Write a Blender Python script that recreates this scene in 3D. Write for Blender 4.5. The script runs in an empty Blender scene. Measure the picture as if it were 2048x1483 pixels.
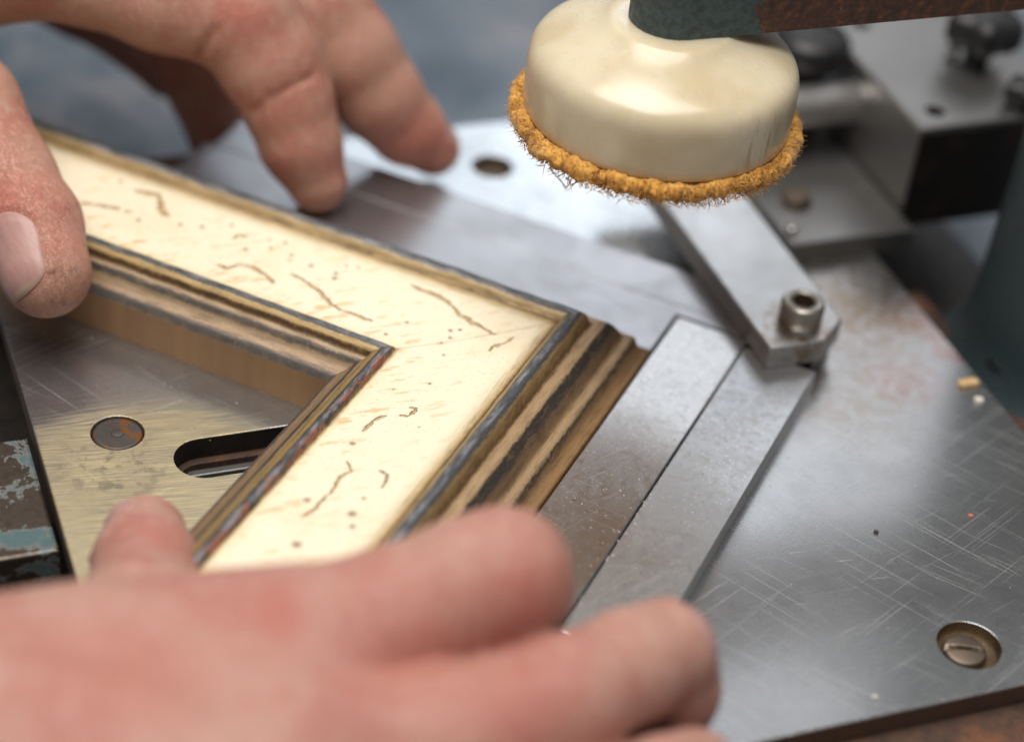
import bpy, bmesh, math, random
import numpy as np
from mathutils import Vector, Matrix
from mathutils.geometry import tessellate_polygon
random.seed(4); rng = np.random.default_rng(7)
S = 0.01                                   # everything below is written in centimetres
SC = bpy.context.scene
COL = SC.collection
# ------------------------------------------------------------------ camera
cd = bpy.data.cameras.new('camera'); cam = bpy.data.objects.new('camera', cd); COL.objects.link(cam)
CAM = Vector((10.5971, -37.6006, 29.1034)); RIGHT = Vector((0.903107, 0.417311, 0.101237)); DOWN = Vector((0.328505, -0.519576, -0.788749)); FWD = Vector((-0.276554, 0.745582, -0.606322))
m = Matrix((RIGHT, -DOWN, -FWD)).transposed().to_4x4(); m.translation = CAM*S
cam.matrix_world = m
cd.sensor_width = 36; cd.lens = 4179.0/2048*36; cd.clip_start = .02; cd.clip_end = 50
cd.dof.use_dof = True; cd.dof.focus_distance = 44.3*S; cd.dof.aperture_fstop = 5.0; cd.dof.aperture_blades = 0
SC.camera = cam
# ------------------------------------------------------------------ world, lamps, exposure
w = bpy.data.worlds.new('World'); SC.world = w; w.use_nodes = True
bg = w.node_tree.nodes['Background']; bg.inputs[0].default_value = (.50,.49,.49,1); bg.inputs[1].default_value = .42
SC.view_settings.view_transform = 'Standard'; SC.view_settings.look = 'None'
SC.view_settings.exposure = 0; SC.view_settings.gamma = 1
def area(name, pos, target, sx, sy, power, color):
    l = bpy.data.lights.new(name, 'AREA'); l.shape = 'RECTANGLE'; l.size = sx*S; l.size_y = sy*S
    l.energy = power; l.color = color
    o = bpy.data.objects.new(name, l); COL.objects.link(o); o.location = Vector(pos)*S
    o.rotation_euler = (Vector(target)-Vector(pos)).to_track_quat('-Z','Y').to_euler(); return o
def pq(p, q, z=0.0): return ((p+q)/math.sqrt(2), (p-q)/math.sqrt(2), z)
area('wall_glow_fill', (-1.3, 133.0, 104.8), (8.0, -0.5, -0.0), 110, 66, 2.3, (.93,.95,1.0))  # added fill lamp, stands for wall glow mirrored in the steel
area('skylight', (-26.8, 107.2, 108.4), (2.8, -7.3, 0.5), 20, 13, .20, (.78,.88,1.0))
area('window_light', (-59.7, 135.9, 81.3), (-7.9, 8.1, 0.0), 56, 19, 1.5, (.78,.89,1.0))
area('ceiling_light', (-8, -16, 93), (-4, -5, 1), 75, 75, 13.0, (1.0,.965,.91))
area('work_lamp', (-68.1, 84.7, 99.2), (-7.3, -9.9, 0.0), 24, 9, .06, (1.0,.84,.45))
# ------------------------------------------------------------------ helpers
def link(name, verts, faces, mat, parent=None, smooth=False, attrs=None, uv=None):
    me = bpy.data.meshes.new(name)
    v = np.asarray(verts, dtype=np.float64)*S
    if parent is not None: v = v - np.array(parent.get('_o', (0,0,0)))
    me.from_pydata(v.tolist(), [], [tuple(map(int,f)) for f in faces])
    if attrs:
        for k, a in attrs.items():
            at = me.attributes.new(k, 'FLOAT', 'POINT'); at.data.foreach_set('value', np.asarray(a, dtype=np.float32))
    if uv is not None:
        ul = me.uv_layers.new(name='UVMap'); idx = np.empty(len(me.loops), dtype=np.int32)
        me.loops.foreach_get('vertex_index', idx)
        ul.data.foreach_set('uv', np.asarray(uv, dtype=np.float32)[idx].ravel())
    if smooth: me.polygons.foreach_set('use_smooth', [True]*len(me.polygons))
    me.materials.append(mat); me.update()
    o = bpy.data.objects.new(name, me); COL.objects.link(o)
    if parent is not None:
        o.parent = parent; o['_o'] = tuple(parent.get('_o', (0,0,0)))
    return o
def thing(name, label, cat, loc=(0,0,0), group=None):
    o = bpy.data.objects.new(name, None); COL.objects.link(o); o.location = Vector(loc)*S
    o.empty_display_size = .01
    o['_o'] = tuple(c*S for c in loc); o['label'] = label; o['category'] = cat
    if group: o['group'] = group
    return o
def tag(o, label, cat, group=None):
    o['label'] = label; o['category'] = cat
    if group: o['group'] = group
    return o
def inset(poly, d):
    n = len(poly); out = []
    a = sum(poly[i][0]*poly[(i+1)%n][1]-poly[(i+1)%n][0]*poly[i][1] for i in range(n))
    s = 1 if a > 0 else -1
    for i in range(n):
        p0, p1, p2 = Vector(poly[i-1]), Vector(poly[i]), Vector(poly[(i+1)%n])
        e1 = (p1-p0).normalized(); e2 = (p2-p1).normalized()
        n1 = Vector((-e1.y, e1.x))*s; n2 = Vector((-e2.y, e2.x))*s
        b = (n1+n2); b = b/max(.3, b.dot(n1)) if b.length > 1e-6 else n1
        out.append((p1+b*d)[:])
    return out
def plate(outer, holes, z0, z1, bev=.03):
    """prism with chamfered top edges and through holes"""
    V = []; F = []
    loops = [(outer, 1)] + [(h, -1) for h in holes]
    tops = []; tp = []
    for poly, sg in loops:
        bv = bev if sg > 0 else min(bev, .012)
        ins = inset(poly, bv*sg); n = len(poly); b = len(V)
        mid = inset(poly, bv*.3*sg)
        V += [(x,y,z1) for x,y in ins] + [(x,y,z1-bv*.3) for x,y in mid] + [(x,y,z1-bv) for x,y in poly] + [(x,y,z0) for x,y in poly]
        for k in range(3):
            for i in range(n):
                j = (i+1) % n
                F.append((b+k*n+i, b+(k+1)*n+i, b+(k+1)*n+j, b+k*n+j))
        tops += [b+i for i in range(n)]; tp.append([Vector((x,y,0)) for x,y in ins])
    for t in tessellate_polygon(tp): F.append(tuple(tops[i] for i in t))
    b = len(V)-0
    bt = []; tp2 = []
    for poly, sg in loops:
        bt += list(range(len(V), len(V)+len(poly))); V += [(x,y,z0) for x,y in poly]; tp2.append([Vector((x,y,0)) for x,y in poly])
    for t in tessellate_polygon(tp2): F.append(tuple(bt[i] for i in t))
    bm = bmesh.new(); vs = [bm.verts.new(v) for v in V]
    for f in F:
        try: bm.faces.new([vs[i] for i in f])
        except ValueError: pass
    bmesh.ops.remove_doubles(bm, verts=bm.verts, dist=1e-5)
    bmesh.ops.recalc_face_normals(bm, faces=bm.faces)
    bm.verts.index_update(); V = [v.co[:] for v in bm.verts]; F = [[v.index for v in f.verts] for f in bm.faces]; bm.free()
    return V, F
def boxpq(p0, p1, q0, q1, z0, z1, bev=.05):
    return plate([pq(p0,q0)[:2], pq(p1,q0)[:2], pq(p1,q1)[:2], pq(p0,q1)[:2]], [], z0, z1, bev)
def circle(cx, cy, r, n=40, ph=0): return [(cx+r*math.cos(2*math.pi*i/n+ph), cy+r*math.sin(2*math.pi*i/n+ph)) for i in range(n)]
def lathe(profile, n=64, axis=None, at=(0,0,0)):
    """profile (r,z) list turned about z, optionally aligned to axis"""
    V = []; F = []
    for r, z in profile:
        for i in range(n):
            a = 2*math.pi*i/n; V.append(Vector((r*math.cos(a), r*math.sin(a), z)))
    k = len(profile)
    for j in range(k-1):
        for i in range(n):
            F.append((j*n+i, j*n+(i+1)%n, (j+1)*n+(i+1)%n, (j+1)*n+i))
    if axis is not None:
        R = Vector(axis).to_track_quat('Z','Y').to_matrix(); V = [R@v for v in V]
    return [(v.x+at[0], v.y+at[1], v.z+at[2]) for v in V], F
# ------------------------------------------------------------------ material node helper
class G:
    def __init__(s, name):
        s.m = bpy.data.materials.new(name); s.m.use_nodes = True; s.t = s.m.node_tree; s.n = s.t.nodes; s.n.clear()
        s.out = s.n.new('ShaderNodeOutputMaterial'); s.b = s.n.new('ShaderNodeBsdfPrincipled')
        s.t.links.new(s.b.outputs[0], s.out.inputs[0])
    def L(s, a, inp):
        if hasattr(a, 'is_output'): s.t.links.new(a, inp)
        elif a is not None:
            if isinstance(a, (tuple, list)) and len(a) == 3 and inp.type == 'RGBA': a = (*a, 1)
            inp.default_value = a
    def set(s, **k):
        for kk, v in k.items(): s.L(v, s.b.inputs[kk.replace('_',' ')])
        return s
    def pos(s, scale=100, rot=0, stretch=(1,1,1), off=(0,0,0)):
        g = s.n.new('ShaderNodeNewGeometry'); mp = s.n.new('ShaderNodeMapping'); mp.vector_type = 'POINT'
        mp2 = s.n.new('ShaderNodeMapping')
        s.t.links.new(g.outputs['Position'], mp2.inputs[0]); mp2.inputs['Rotation'].default_value = (0,0,math.radians(rot)); mp2.inputs['Scale'].default_value = (scale,)*3
        s.t.links.new(mp2.outputs[0], mp.inputs[0]); mp.inputs['Scale'].default_value = stretch; mp.inputs['Location'].default_value = off
        return mp.outputs[0]
    def uv(s, stretch=(1,1,1), off=(0,0,0)):
        u = s.n.new('ShaderNodeUVMap'); u.uv_map = 'UVMap'; mp = s.n.new('ShaderNodeMapping')
        s.t.links.new(u.outputs[0], mp.inputs[0]); mp.inputs['Scale'].default_value = stretch; mp.inputs['Location'].default_value = off
        return mp.outputs[0]
    def noise(s, vec, scale=1, detail=3, rough=.5, dist=0, col=False):
        n = s.n.new('ShaderNodeTexNoise'); s.t.links.new(vec, n.inputs['Vector']); n.inputs['Scale'].default_value = scale
        n.inputs['Detail'].default_value = detail; n.inputs['Roughness'].default_value = rough; n.inputs['Distortion'].default_value = dist
        return n.outputs['Color' if col else 'Fac']
    def voro(s, vec, scale=1, feature='F1'):
        n = s.n.new('ShaderNodeTexVoronoi'); n.feature = feature; s.t.links.new(vec, n.inputs['Vector']); n.inputs['Scale'].default_value = scale
        return n.outputs['Distance']
    def attr(s, name):
        n = s.n.new('ShaderNodeAttribute'); n.attribute_name = name; return n.outputs['Fac']
    def ramp(s, f, stops, interp='LINEAR'):
        n = s.n.new('ShaderNodeValToRGB'); n.color_ramp.interpolation = interp; e = n.color_ramp.elements
        while len(e) > 1: e.remove(e[-1])
        e[0].position = stops[0][0]; c0 = stops[0][1]; e[0].color = (*c0, 1) if isinstance(c0, tuple) else (c0,c0,c0,1)
        for p, c in stops[1:]:
            x = e.new(p); x.color = (*c, 1) if isinstance(c, tuple) else (c,c,c,1)
        s.t.links.new(f, n.inputs[0]); return n.outputs[0]
    def step(s, f, a, b):           # smooth 0..1 between a and b
        n = s.n.new('ShaderNodeMapRange'); n.interpolation_type = 'SMOOTHSTEP'; s.L(f, n.inputs[0])
        n.inputs[1].default_value = a; n.inputs[2].default_value = b; return n.outputs[0]
    def lin(s, f, a, b, c, d):
        n = s.n.new('ShaderNodeMapRange'); s.L(f, n.inputs[0])
        for i, v in enumerate((a,b,c,d)): n.inputs[i+1].default_value = v
        return n.outputs[0]
    def mth(s, op, a, b=0.0, clamp=False):
        n = s.n.new('ShaderNodeMath'); n.operation = op; n.use_clamp = clamp; s.L(a, n.inputs[0]); s.L(b, n.inputs[1]); return n.outputs[0]
    def mix(s, f, a, b, mode='MIX'):
        n = s.n.new('ShaderNodeMix'); n.data_type = 'RGBA'; n.blend_type = mode
        s.L(f, n.inputs[0]); s.L(a, n.inputs[6]); s.L(b, n.inputs[7]); return n.outputs[2]
    def near(s, pt, r0, r1):        # 1 near a point (cm) falling to 0
        g = s.n.new('ShaderNodeNewGeometry'); d = s.n.new('ShaderNodeVectorMath'); d.operation = 'DISTANCE'
        s.t.links.new(g.outputs['Position'], d.inputs[0]); d.inputs[1].default_value = [c*S for c in pt]
        return s.step(s.mth('MULTIPLY', d.outputs['Value'], 100.0), r1, r0)
    def bump(s, h, strength=.3, dist=.01, prev=None):
        n = s.n.new('ShaderNodeBump'); n.inputs['Strength'].default_value = strength; n.inputs['Distance'].default_value = dist*S
        s.L(h, n.inputs['Height'])
        if prev is not None: s.t.links.new(prev, n.inputs['Normal'])
        return n.outputs[0]
def scratches(g, rot, seed, across=8.0, along=.16, w=.10):
    """thin straight score marks: cells stretched along one direction"""
    v = g.pos(100, rot, (along, across, .01), (seed*3.1, seed*7.7, seed))
    d = g.voro(v, 1.0)
    a = g.step(d, w, w*.45)
    msk = g.step(g.noise(g.pos(100, rot, (.25,.45,.01), (seed,seed*2,0)), 1.0, 3), .44, .62)
    return g.mth('MULTIPLY', a, msk)
def metal(name, base=(.46,.46,.46), rough=.30, brush=-45, brush_amt=.5, stain=.25, tint=(.20,.15,.10), extra=None, scr=1.0, bumpy=.12):
    g = G(name)
    P = g.pos()
    big = g.noise(P, .55, 4, .6); mid = g.noise(P, 2.1, 5, .65); fine = g.noise(P, 16, 3, .6)
    br = g.noise(g.pos(100, brush, (.35, 22, 1)), 1.6, 4, .6)
    c = g.mix(g.mth('MULTIPLY', g.step(big, .42, .68), stain), base, tuple(b*.62 for b in base))
    c = g.mix(g.mth('MULTIPLY', g.step(mid, .50, .80), stain*.6), c, tint)
    c = g.mix(g.mth('MULTIPLY', g.step(fine, .60, .75), .25), c, tuple(b*.55 for b in base))
    c = g.mix(g.mth('MULTIPLY', g.step(br, .45, .75), .18*brush_amt), c, tuple(min(1,b*1.35) for b in base))
    s1 = scratches(g, 4, 1.3, 20, .20, .20); s2 = scratches(g, -62, 2.9, 18, .20, .18); s3 = scratches(g, -38, 5.1, 12, .34, .10); s4 = scratches(g, 14, 7.7, 26, .15, .24)
    s4 = g.mth('MAXIMUM', s4, scratches(g, -70, 12.7, 26, .15, .22))
    sc_ = g.mth('MAXIMUM', g.mth('MAXIMUM', s1, s2), g.mth('MAXIMUM', s3, s4))
    c = g.mix(g.mth('MULTIPLY', sc_, .13*scr, True), c, tuple(min(1,b*1.95) for b in base))
    r = g.mth('ADD', rough, g.mth('MULTIPLY', g.mth('SUBTRACT', mid, .5), .10))
    r = g.mth('ADD', r, g.mth('MULTIPLY', g.mth('SUBTRACT', br, .5), .16*brush_amt))
    r = g.mth('ADD', r, g.mth('MULTIPLY', g.mth('SUBTRACT', big, .5), .16))
    r = g.mth('ADD', r, g.mth('MULTIPLY', sc_, .22*scr), True)
    met = .93
    if extra: c, r, met = extra(g, c, r, met)
    h = g.mth('ADD', g.mth('MULTIPLY', br, .6*brush_amt), g.mth('MULTIPLY', fine, .25))
    h = g.mth('SUBTRACT', h, g.mth('MULTIPLY', sc_, .7*scr))
    nb = g.bump(big, .05, .05); nb = g.bump(h, bumpy, .004, nb)
    g.set(Base_Color=c, Roughness=r, Metallic=met, Normal=nb)
    return g.m
# ------------------------------------------------------------------ materials
def plate_extra(g, c, r, met):
    n = g.noise(g.pos(), 3.2, 5, .7, .5)
    blot = g.step(n, .26, .74)
    for pt, r0, r1, col, k in (((5.308, 2.817, 0.0), .2, 1.5, (.34,.10,.05), .55), ((4.109, 5.161, 0.0), .1, 1.3, (.36,.13,.04), .6), ((5.265, 5.609, 0.0), .2, 1.3, (.40,.10,.03), .65),
                               ((6.088, 4.693, 0.0), .1, .8, (.42,.08,.03), .7), ((2.578, 5.881, 0.0), 1.0, 3.2, (.25,.185,.12), .75), ((3.753, 4.638, 0.0), .5, 2.6, (.27,.19,.12), .8), ((4.4, 1.358, 0.0), .3, 2.4, (.32,.25,.18), .6)):
        c = g.mix(g.mth('MULTIPLY', g.mth('MULTIPLY', g.near(pt, r0, r1), blot), k), c, col)
    # dark pits on the worn left end
    vp = g.pos(100, -45, (.55, 1.3, 1))
    pit = g.mth('MULTIPLY', g.step(g.voro(vp, 1.9), .16, .10), g.step(g.noise(g.pos(), 1.3, 2), .50, .58))
    loc = g.near((-7.599, -9.328, 0.0), 1.3, 2.6)
    pit = g.mth('MULTIPLY', pit, loc)
    c = g.mix(g.mth('MULTIPLY', pit, .85), c, (.10,.075,.06))
    gr = g.mth('MULTIPLY', g.mth('MULTIPLY', g.step(g.noise(g.pos(), 2.6, 4, .6), .50, .62), g.near((-8.478, -9.302, 0.0), .5, 1.6)), .5)
    c = g.mix(gr, c, (.22,.20,.19))
    warm = g.near((-6.763, -10.637, 0.0), 2.6, 5.6)  # warm lamp reflection painted into the plate colour, in brushed streaks
    warm_refl = g.mth('MULTIPLY', g.step(g.mth('ADD', warm, g.mth('MULTIPLY', g.mth('SUBTRACT', g.noise(g.pos(100, -45, (.35, 9, 1), (4,4,0)), 1.5, 4, .6), .5), .9)), .30, .75), .85)
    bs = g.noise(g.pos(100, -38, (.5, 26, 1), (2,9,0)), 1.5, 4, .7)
    c = g.mix(g.mth('MULTIPLY', warm_refl, .85), c, g.mix(g.step(bs, .38, .68), (.34,.28,.16), (.80,.64,.31))); r = g.mth('ADD', r, g.mth('MULTIPLY', warm_refl, .26))
    c = g.mix(pit, c, (.09,.07,.06)); c = g.mix(gr, c, (.20,.185,.175))
    c = g.mix(g.mth('MULTIPLY', g.step(g.voro(g.pos(), 2.3), .06, .035), .8), c, (.11,.09,.08))
    return c, r, met
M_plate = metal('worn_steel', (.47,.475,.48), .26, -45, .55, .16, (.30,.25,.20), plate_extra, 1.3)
def fence_extra(g, c, r, met):
    n = g.noise(g.pos(), 14, 2, .5)
    sp = g.step(g.voro(g.pos(), 7.5), .24, .10)
    mot = g.noise(g.pos(), 5.5, 5, .75)
    c = g.mix(g.mth('MULTIPLY', g.step(mot, .48, .62), .38), c, (.33,.31,.29)); r = g.mth('ADD', r, g.mth('MULTIPLY', g.mth('SUBTRACT', mot, .5), .30))
    c = g.mix(g.mth('MULTIPLY', g.mth('MULTIPLY', sp, g.step(g.noise(g.pos(), .8, 2), .40, .55)), .6), c, (.80,.80,.78))
    c = g.mix(g.mth('MULTIPLY', g.step(g.voro(g.pos(100, 0, (1,1,1), (3,9,0)), 2.6), .06, .04), .9), c, (.08,.07,.06))
    return c, r, met
M_fence = metal('ground_steel', (.53,.525,.52), .22, 65, .35, .22, (.34,.29,.24), fence_extra, .35)
M_fence_b = metal('outer_bar_steel', (.52,.525,.535), .35, 65, .35, .35, (.36,.33,.29), fence_extra, .5)
M_fence2 = metal('rear_fence_steel', (.41,.40,.41), .32, 0, .35, .22, (.36,.30,.27), None, .35)
def clamp_extra(g, c, r, met):
    k = g.mth('MULTIPLY', g.near((2.905, 1.869, 1.1), .5, 1.5), g.step(g.noise(g.pos(), 2.4, 4, .7), .42, .58))
    return g.mix(g.mth('MULTIPLY', k, .7), c, (.25,.15,.08)), r, met
M_clamp = metal('clamp_steel', (.46,.455,.45), .32, 45, .5, .30, (.27,.19,.12), clamp_extra, .6)
M_edge = metal('rusty_steel_edge', (.20,.15,.12), .5, 0, .3, .5, (.16,.08,.04))
M_screw = metal('dirty_screw_steel', (.20,.155,.12), .50, 20, .3, .6, (.17,.10,.06), None, .6)
M_sock = metal('socket_screw_steel', (.40,.37,.33), .34, 20, .3, .4, (.22,.15,.09), None, .5)
def flush_extra(g, c, r, met):
    k = g.step(g.noise(g.pos(100,0,(1,1,1),(5,3,0)), 2.6, 4, .65), .53, .58)
    c = g.mix(g.mth('MULTIPLY', k, .8), c, (.22,.085,.022))
    return c, g.mth('ADD', r, .1), .8
M_flush = metal('rusted_screw_head', (.10,.088,.08), .48, 20, .3, .6, (.10,.08,.07), flush_extra, .6)
M_back = metal('back_block_steel', (.30,.29,.28), .38, 0, .3, .3, (.22,.17,.13), None, .3)
M_rod = metal('rod_steel', (.60,.585,.57), .42, 0, .2, .2, (.36,.30,.27), None, .3)
def rust_mat(name, a, b, c3, rough=.65, met=.1):
    g = G(name); n = g.noise(g.pos(), 1.1, 6, .7, .3); n2 = g.noise(g.pos(), 7, 4, .6)
    c = g.ramp(n, [(.32, a), (.52, b), (.70, c3)]); c = g.mix(g.mth('MULTIPLY', g.step(n2,.5,.7), .4), c, tuple(x*.4 for x in a))
    g.set(Base_Color=c, Roughness=g.lin(n2,.3,.7,rough-.12,rough+.15), Metallic=met, Normal=g.bump(n2,.3,.02)); return g.m
M_rust = rust_mat('rusty_casting', (.045,.028,.02), (.11,.05,.028), (.20,.075,.03))
M_dark = rust_mat('greasy_and_shaded_dark', (.008,.007,.006), (.018,.014,.011), (.045,.026,.016), .5)
M_body = rust_mat('oily_rust_casting', (.030,.020,.015), (.075,.036,.022), (.16,.06,.026))
M_recess = rust_mat('rusty_recess', (.045,.028,.014), (.12,.075,.034), (.19,.125,.06), .6, .2)
M_slot = metal('oily_slot_steel', (.17,.167,.163), .48, -45, .6, .4, (.05,.045,.04))
M_black = rust_mat('black_plastic', (.008,.008,.009), (.012,.012,.013), (.02,.02,.02), .4, 0)
def paint_mat(name, paint, pale, bare, thr=.5, rough=.35, sc=.9):
    g = G(name); n = g.noise(g.pos(), sc, 6, .62, .2); n2 = g.noise(g.pos(), 5, 4, .65)
    nn = g.mth('ADD', n, g.mth('MULTIPLY', g.mth('SUBTRACT', n2, .5), .16))
    c = g.mix(g.step(nn, thr-.015, thr+.01), paint, pale); c = g.mix(g.step(nn, thr+.035, thr+.055), c, bare)
    c = g.mix(g.mth('MULTIPLY', g.step(n2, .55, .72), .45), c, tuple(x*.35 for x in bare))
    g.set(Base_Color=c, Roughness=g.lin(n2,.3,.7,rough-.1,rough+.2), Metallic=g.mth('MULTIPLY', g.step(nn,thr+.035,thr+.055), .7), Normal=g.bump(nn,.4,.03)); return g.m
M_paint = paint_mat('chipped_teal_paint', (.07,.118,.125), (.13,.14,.135), (.085,.066,.052), .43)
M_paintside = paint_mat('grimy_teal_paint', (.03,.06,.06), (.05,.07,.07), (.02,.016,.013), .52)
g = G('worn_arm_paint'); n = g.noise(g.pos(), .9, 6, .65, .3); n2 = g.noise(g.pos(), 5, 4, .65)
k = g.step(g.mth('ADD', g.near((-0.937, 0.074, 9.113), .4, 3.4), g.mth('MULTIPLY', g.mth('SUBTRACT', n, .5), 1.1)), .44, .50)
c = g.mix(k, g.ramp(n2, [(.3,(.045,.022,.014)),(.55,(.085,.042,.026)),(.68,(.20,.07,.025))]), g.mix(g.step(n2,.4,.6), (.062,.095,.095), (.045,.062,.062)))
g.set(Base_Color=c, Roughness=g.lin(n2,.3,.7,.45,.7), Normal=g.bump(n2,.35,.03)); M_arm = g.m
M_column = paint_mat('teal_column_paint', (.036,.055,.060), (.040,.058,.062), (.028,.036,.038), .60, .38, .5)
# moulding finish: u across the profile (cm) in V, length along the arm in U
g = G('distressed_gilt_finish')
uvn = g.uv()
sep = g.n.new('ShaderNodeSeparateXYZ'); g.t.links.new(uvn, sep.inputs[0]); U_ = sep.outputs[1]
streak = g.noise(g.uv((.6, 7, 1)), 2.2, 5, .65); grain = g.noise(g.uv((6, 9, 1)), 2.0, 4, .7); sand = g.noise(g.uv((8,10,1)), 2.0, 5, .8)
wob = g.mth('ADD', g.mth('MULTIPLY', g.mth('SUBTRACT', g.noise(g.uv((2.2,2.5,1)), 2.0, 6, .70), .5), .12), g.mth('MULTIPLY', g.mth('SUBTRACT', streak, .5), .07))
u = g.mth('DIVIDE', g.mth('ADD', U_, wob), 6.0)
gold = (.42,.265,.125); tan = (.40,.272,.150); brown = (.16,.085,.032); dark = (.055,.048,.042); blue = (.052,.060,.070); cream = (.78,.695,.525)
R6 = lambda x: x/6.0
c = g.ramp(u, [(0, brown), (R6(.04), (.33,.19,.085)), (R6(.22), (.38,.225,.105)), (R6(.30), (.28,.165,.075)), (R6(.316), dark), (R6(.330), dark), (R6(.342), tan), (R6(.52), tan), (R6(.60), (.26,.16,.08)), (R6(.70), (.17,.10,.055)), (R6(.745), dark),
     (R6(.885), (.03,.028,.026)), (R6(.915), tan), (R6(1.14), tan), (R6(1.185), brown), (R6(1.212), (.12,.065,.025)), (R6(1.228), (.31,.195,.08)), (R6(1.32), (.30,.19,.08)), (R6(1.345), blue), (R6(1.58), (.075,.08,.088)), (R6(1.64), (.42,.30,.15)),(R6(1.72), (.40,.27,.11)), (R6(1.76), (.045,.035,.03)), (R6(1.79), (.36,.22,.08)), (R6(1.86), (.60,.45,.24)),
     (R6(2.00), (.76,.66,.47)), (R6(2.22), cream), (R6(4.15), cream), (R6(4.36), (.74,.63,.42)), (R6(4.44), (.38,.25,.09)), (R6(4.46), (.05,.045,.048)), (R6(4.50), blue)])
tn = (.29,.20,.115)
c2 = g.ramp(u, [(0, blue), (R6(4.66), blue), (R6(4.69), (.05,.045,.04)), (R6(4.71), (.35,.235,.085)), (R6(4.82), (.30,.195,.07)), (R6(4.85), (.09,.05,.025)), (R6(4.88), brown), (R6(4.91), tn), (R6(4.985), tn), (R6(5.01), dark), (R6(5.095), dark), (R6(5.13), tn), (R6(5.34), (.29,.19,.11)), (R6(5.40), (.06,.055,.055)), (R6(5.49), (.13,.115,.10)), (R6(5.53), (.40,.24,.115)), (1, (.42,.26,.13))])
c = g.mix(g.step(U_, 4.565, 4.575), c, c2)
# worn silver rubs on the bead crests, bole red where the black has gone, grain in the gilt
crest = g.mth('MAXIMUM', g.mth('MULTIPLY', g.step(U_, 1.40, 1.47), g.step(U_, 1.60, 1.54)), g.mth('MULTIPLY', g.step(U_, 4.47, 4.52), g.step(U_, 4.66, 4.60)))
rub = g.mth('MULTIPLY', crest, g.step(g.noise(g.uv((1.0, 5, 1), (3,1,0)), 1.5, 5, .68), .44, .62))
c = g.mix(g.mth('MULTIPLY', rub, .75), c, (.30,.32,.34))
goldrub = g.mth('MULTIPLY', crest, g.step(g.noise(g.uv((1.6, 9, 1), (8,4,0)), 1.7, 5, .7), .60, .66))
c = g.mix(g.mth('MULTIPLY', goldrub, .75), c, (.38,.25,.09))
armB = g.attr('arm')
bole = g.mth('MULTIPLY', g.mth('MULTIPLY', g.step(U_, 4.43, 4.47), g.step(U_, 4.62, 4.52)), g.step(g.noise(g.uv((1.0, 4, 1), (1,7,0)), 2.1, 5, .7), .47, .56))
c = g.mix(g.mth('MULTIPLY', g.mth('MULTIPLY', bole, armB), .9), c, (.33,.105,.06))
wear = g.step(g.noise(g.uv((.7, 5, 1), (5,2,0)), 2.4, 6, .72), .50, .64)
isdark = g.mth('MAXIMUM', g.mth('MULTIPLY', g.step(U_, .60, .70), g.step(U_, .98, .90)), g.mth('MULTIPLY', g.step(U_, 4.98, 5.02), g.step(U_, 5.14, 5.10)))
c = g.mix(g.mth('MULTIPLY', g.mth('MULTIPLY', wear, isdark), .6), c, (.20,.125,.065))
iscream = g.mth('MULTIPLY', g.step(U_, 1.90, 2.15), g.step(U_, 4.42, 4.34))
notcream = g.mth('SUBTRACT', 1.0, iscream)
c = g.mix(g.mth('MULTIPLY', g.mth('MULTIPLY', g.step(streak, .48, .62), notcream), .65), c, g.mix(.5, c, (.03,.022,.018), 'MULTIPLY'))
c = g.mix(g.mth('MULTIPLY', g.mth('MULTIPLY', g.step(sand, .55, .70), notcream), .5), c, (.50,.36,.19))
c = g.mix(g.mth('MULTIPLY', g.mth('MULTIPLY', g.step(sand, .46, .34), notcream), .55), c, (.09,.055,.03))
# toned flecks in the cream: short dashes that lie with the machine axis, and a tan wash
fl = g.noise(g.pos(100, -45, (1.1, 5.0, 1)), 1.5, 4, .6)
wash = g.noise(g.pos(), .55, 4, .6)
near_in = g.step(U_, 3.0, 4.2)
flm = g.mth('MULTIPLY', g.step(fl, .555, .66), g.mth('ADD', .45, g.mth('MULTIPLY', near_in, .5)))
c = g.mix(g.mth('MULTIPLY', flm, iscream), c, (.62,.42,.20))
c = g.mix(g.mth('MULTIPLY', g.mth('MULTIPLY', g.step(wash, .46, .72), iscream), .40), c, (.73,.58,.36))
spk = g.step(g.voro(g.pos(100,0,(1,1.3,1),(2,5,0)), 3.1), .075, .04)
c = g.mix(g.mth('MULTIPLY', g.mth('MULTIPLY', spk, iscream), .6), c, (.30,.20,.10))
wm = g.attr('worm')
wn = g.mth('ADD', wm, g.mth('MULTIPLY', g.mth('SUBTRACT', sand, .5), .9))
gap = g.step(g.noise(g.uv((3,3,1), (7,7,0)), 1.6, 4, .7), .36, .46)
c = g.mix(g.mth('MULTIPLY', g.mth('MULTIPLY', g.step(wn, .12, .50), g.step(wm, .0, .10)), .9), c, g.mix(g.step(grain,.40,.60), (.55,.37,.16), (.34,.215,.095)))
c = g.mix(g.mth('MULTIPLY', g.mth('MULTIPLY', g.step(g.mth('ABSOLUTE', g.mth('SUBTRACT', wn, .52)), .24, .06), g.step(wm, .1, .3)), gap), c, (.085,.06,.035))
c = g.mix(g.mth('MULTIPLY', g.step(g.mth('ADD', g.attr('dot'), g.mth('MULTIPLY', g.mth('SUBTRACT', sand, .5), 1.3)), .35, 1.0), .85), c, (.20,.13,.07))
fine1 = g.step(g.voro(g.pos(100,-45,(1,2.2,1),(7,1,0)), 5.0), .21, .08)
c = g.mix(g.mth('MULTIPLY', g.mth('MULTIPLY', g.mth('MULTIPLY', fine1, g.step(wash,.36,.52)), iscream), .65), c, (.50,.33,.15))
hb = g.mth('ADD', g.mth('MULTIPLY', sand, g.mth('ADD', .10, g.mth('MULTIPLY', notcream, .9))), g.mth('MULTIPLY', streak, .5))
met = g.mth('MULTIPLY', notcream, g.step(U_, 5.5, 5.4)); 
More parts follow.
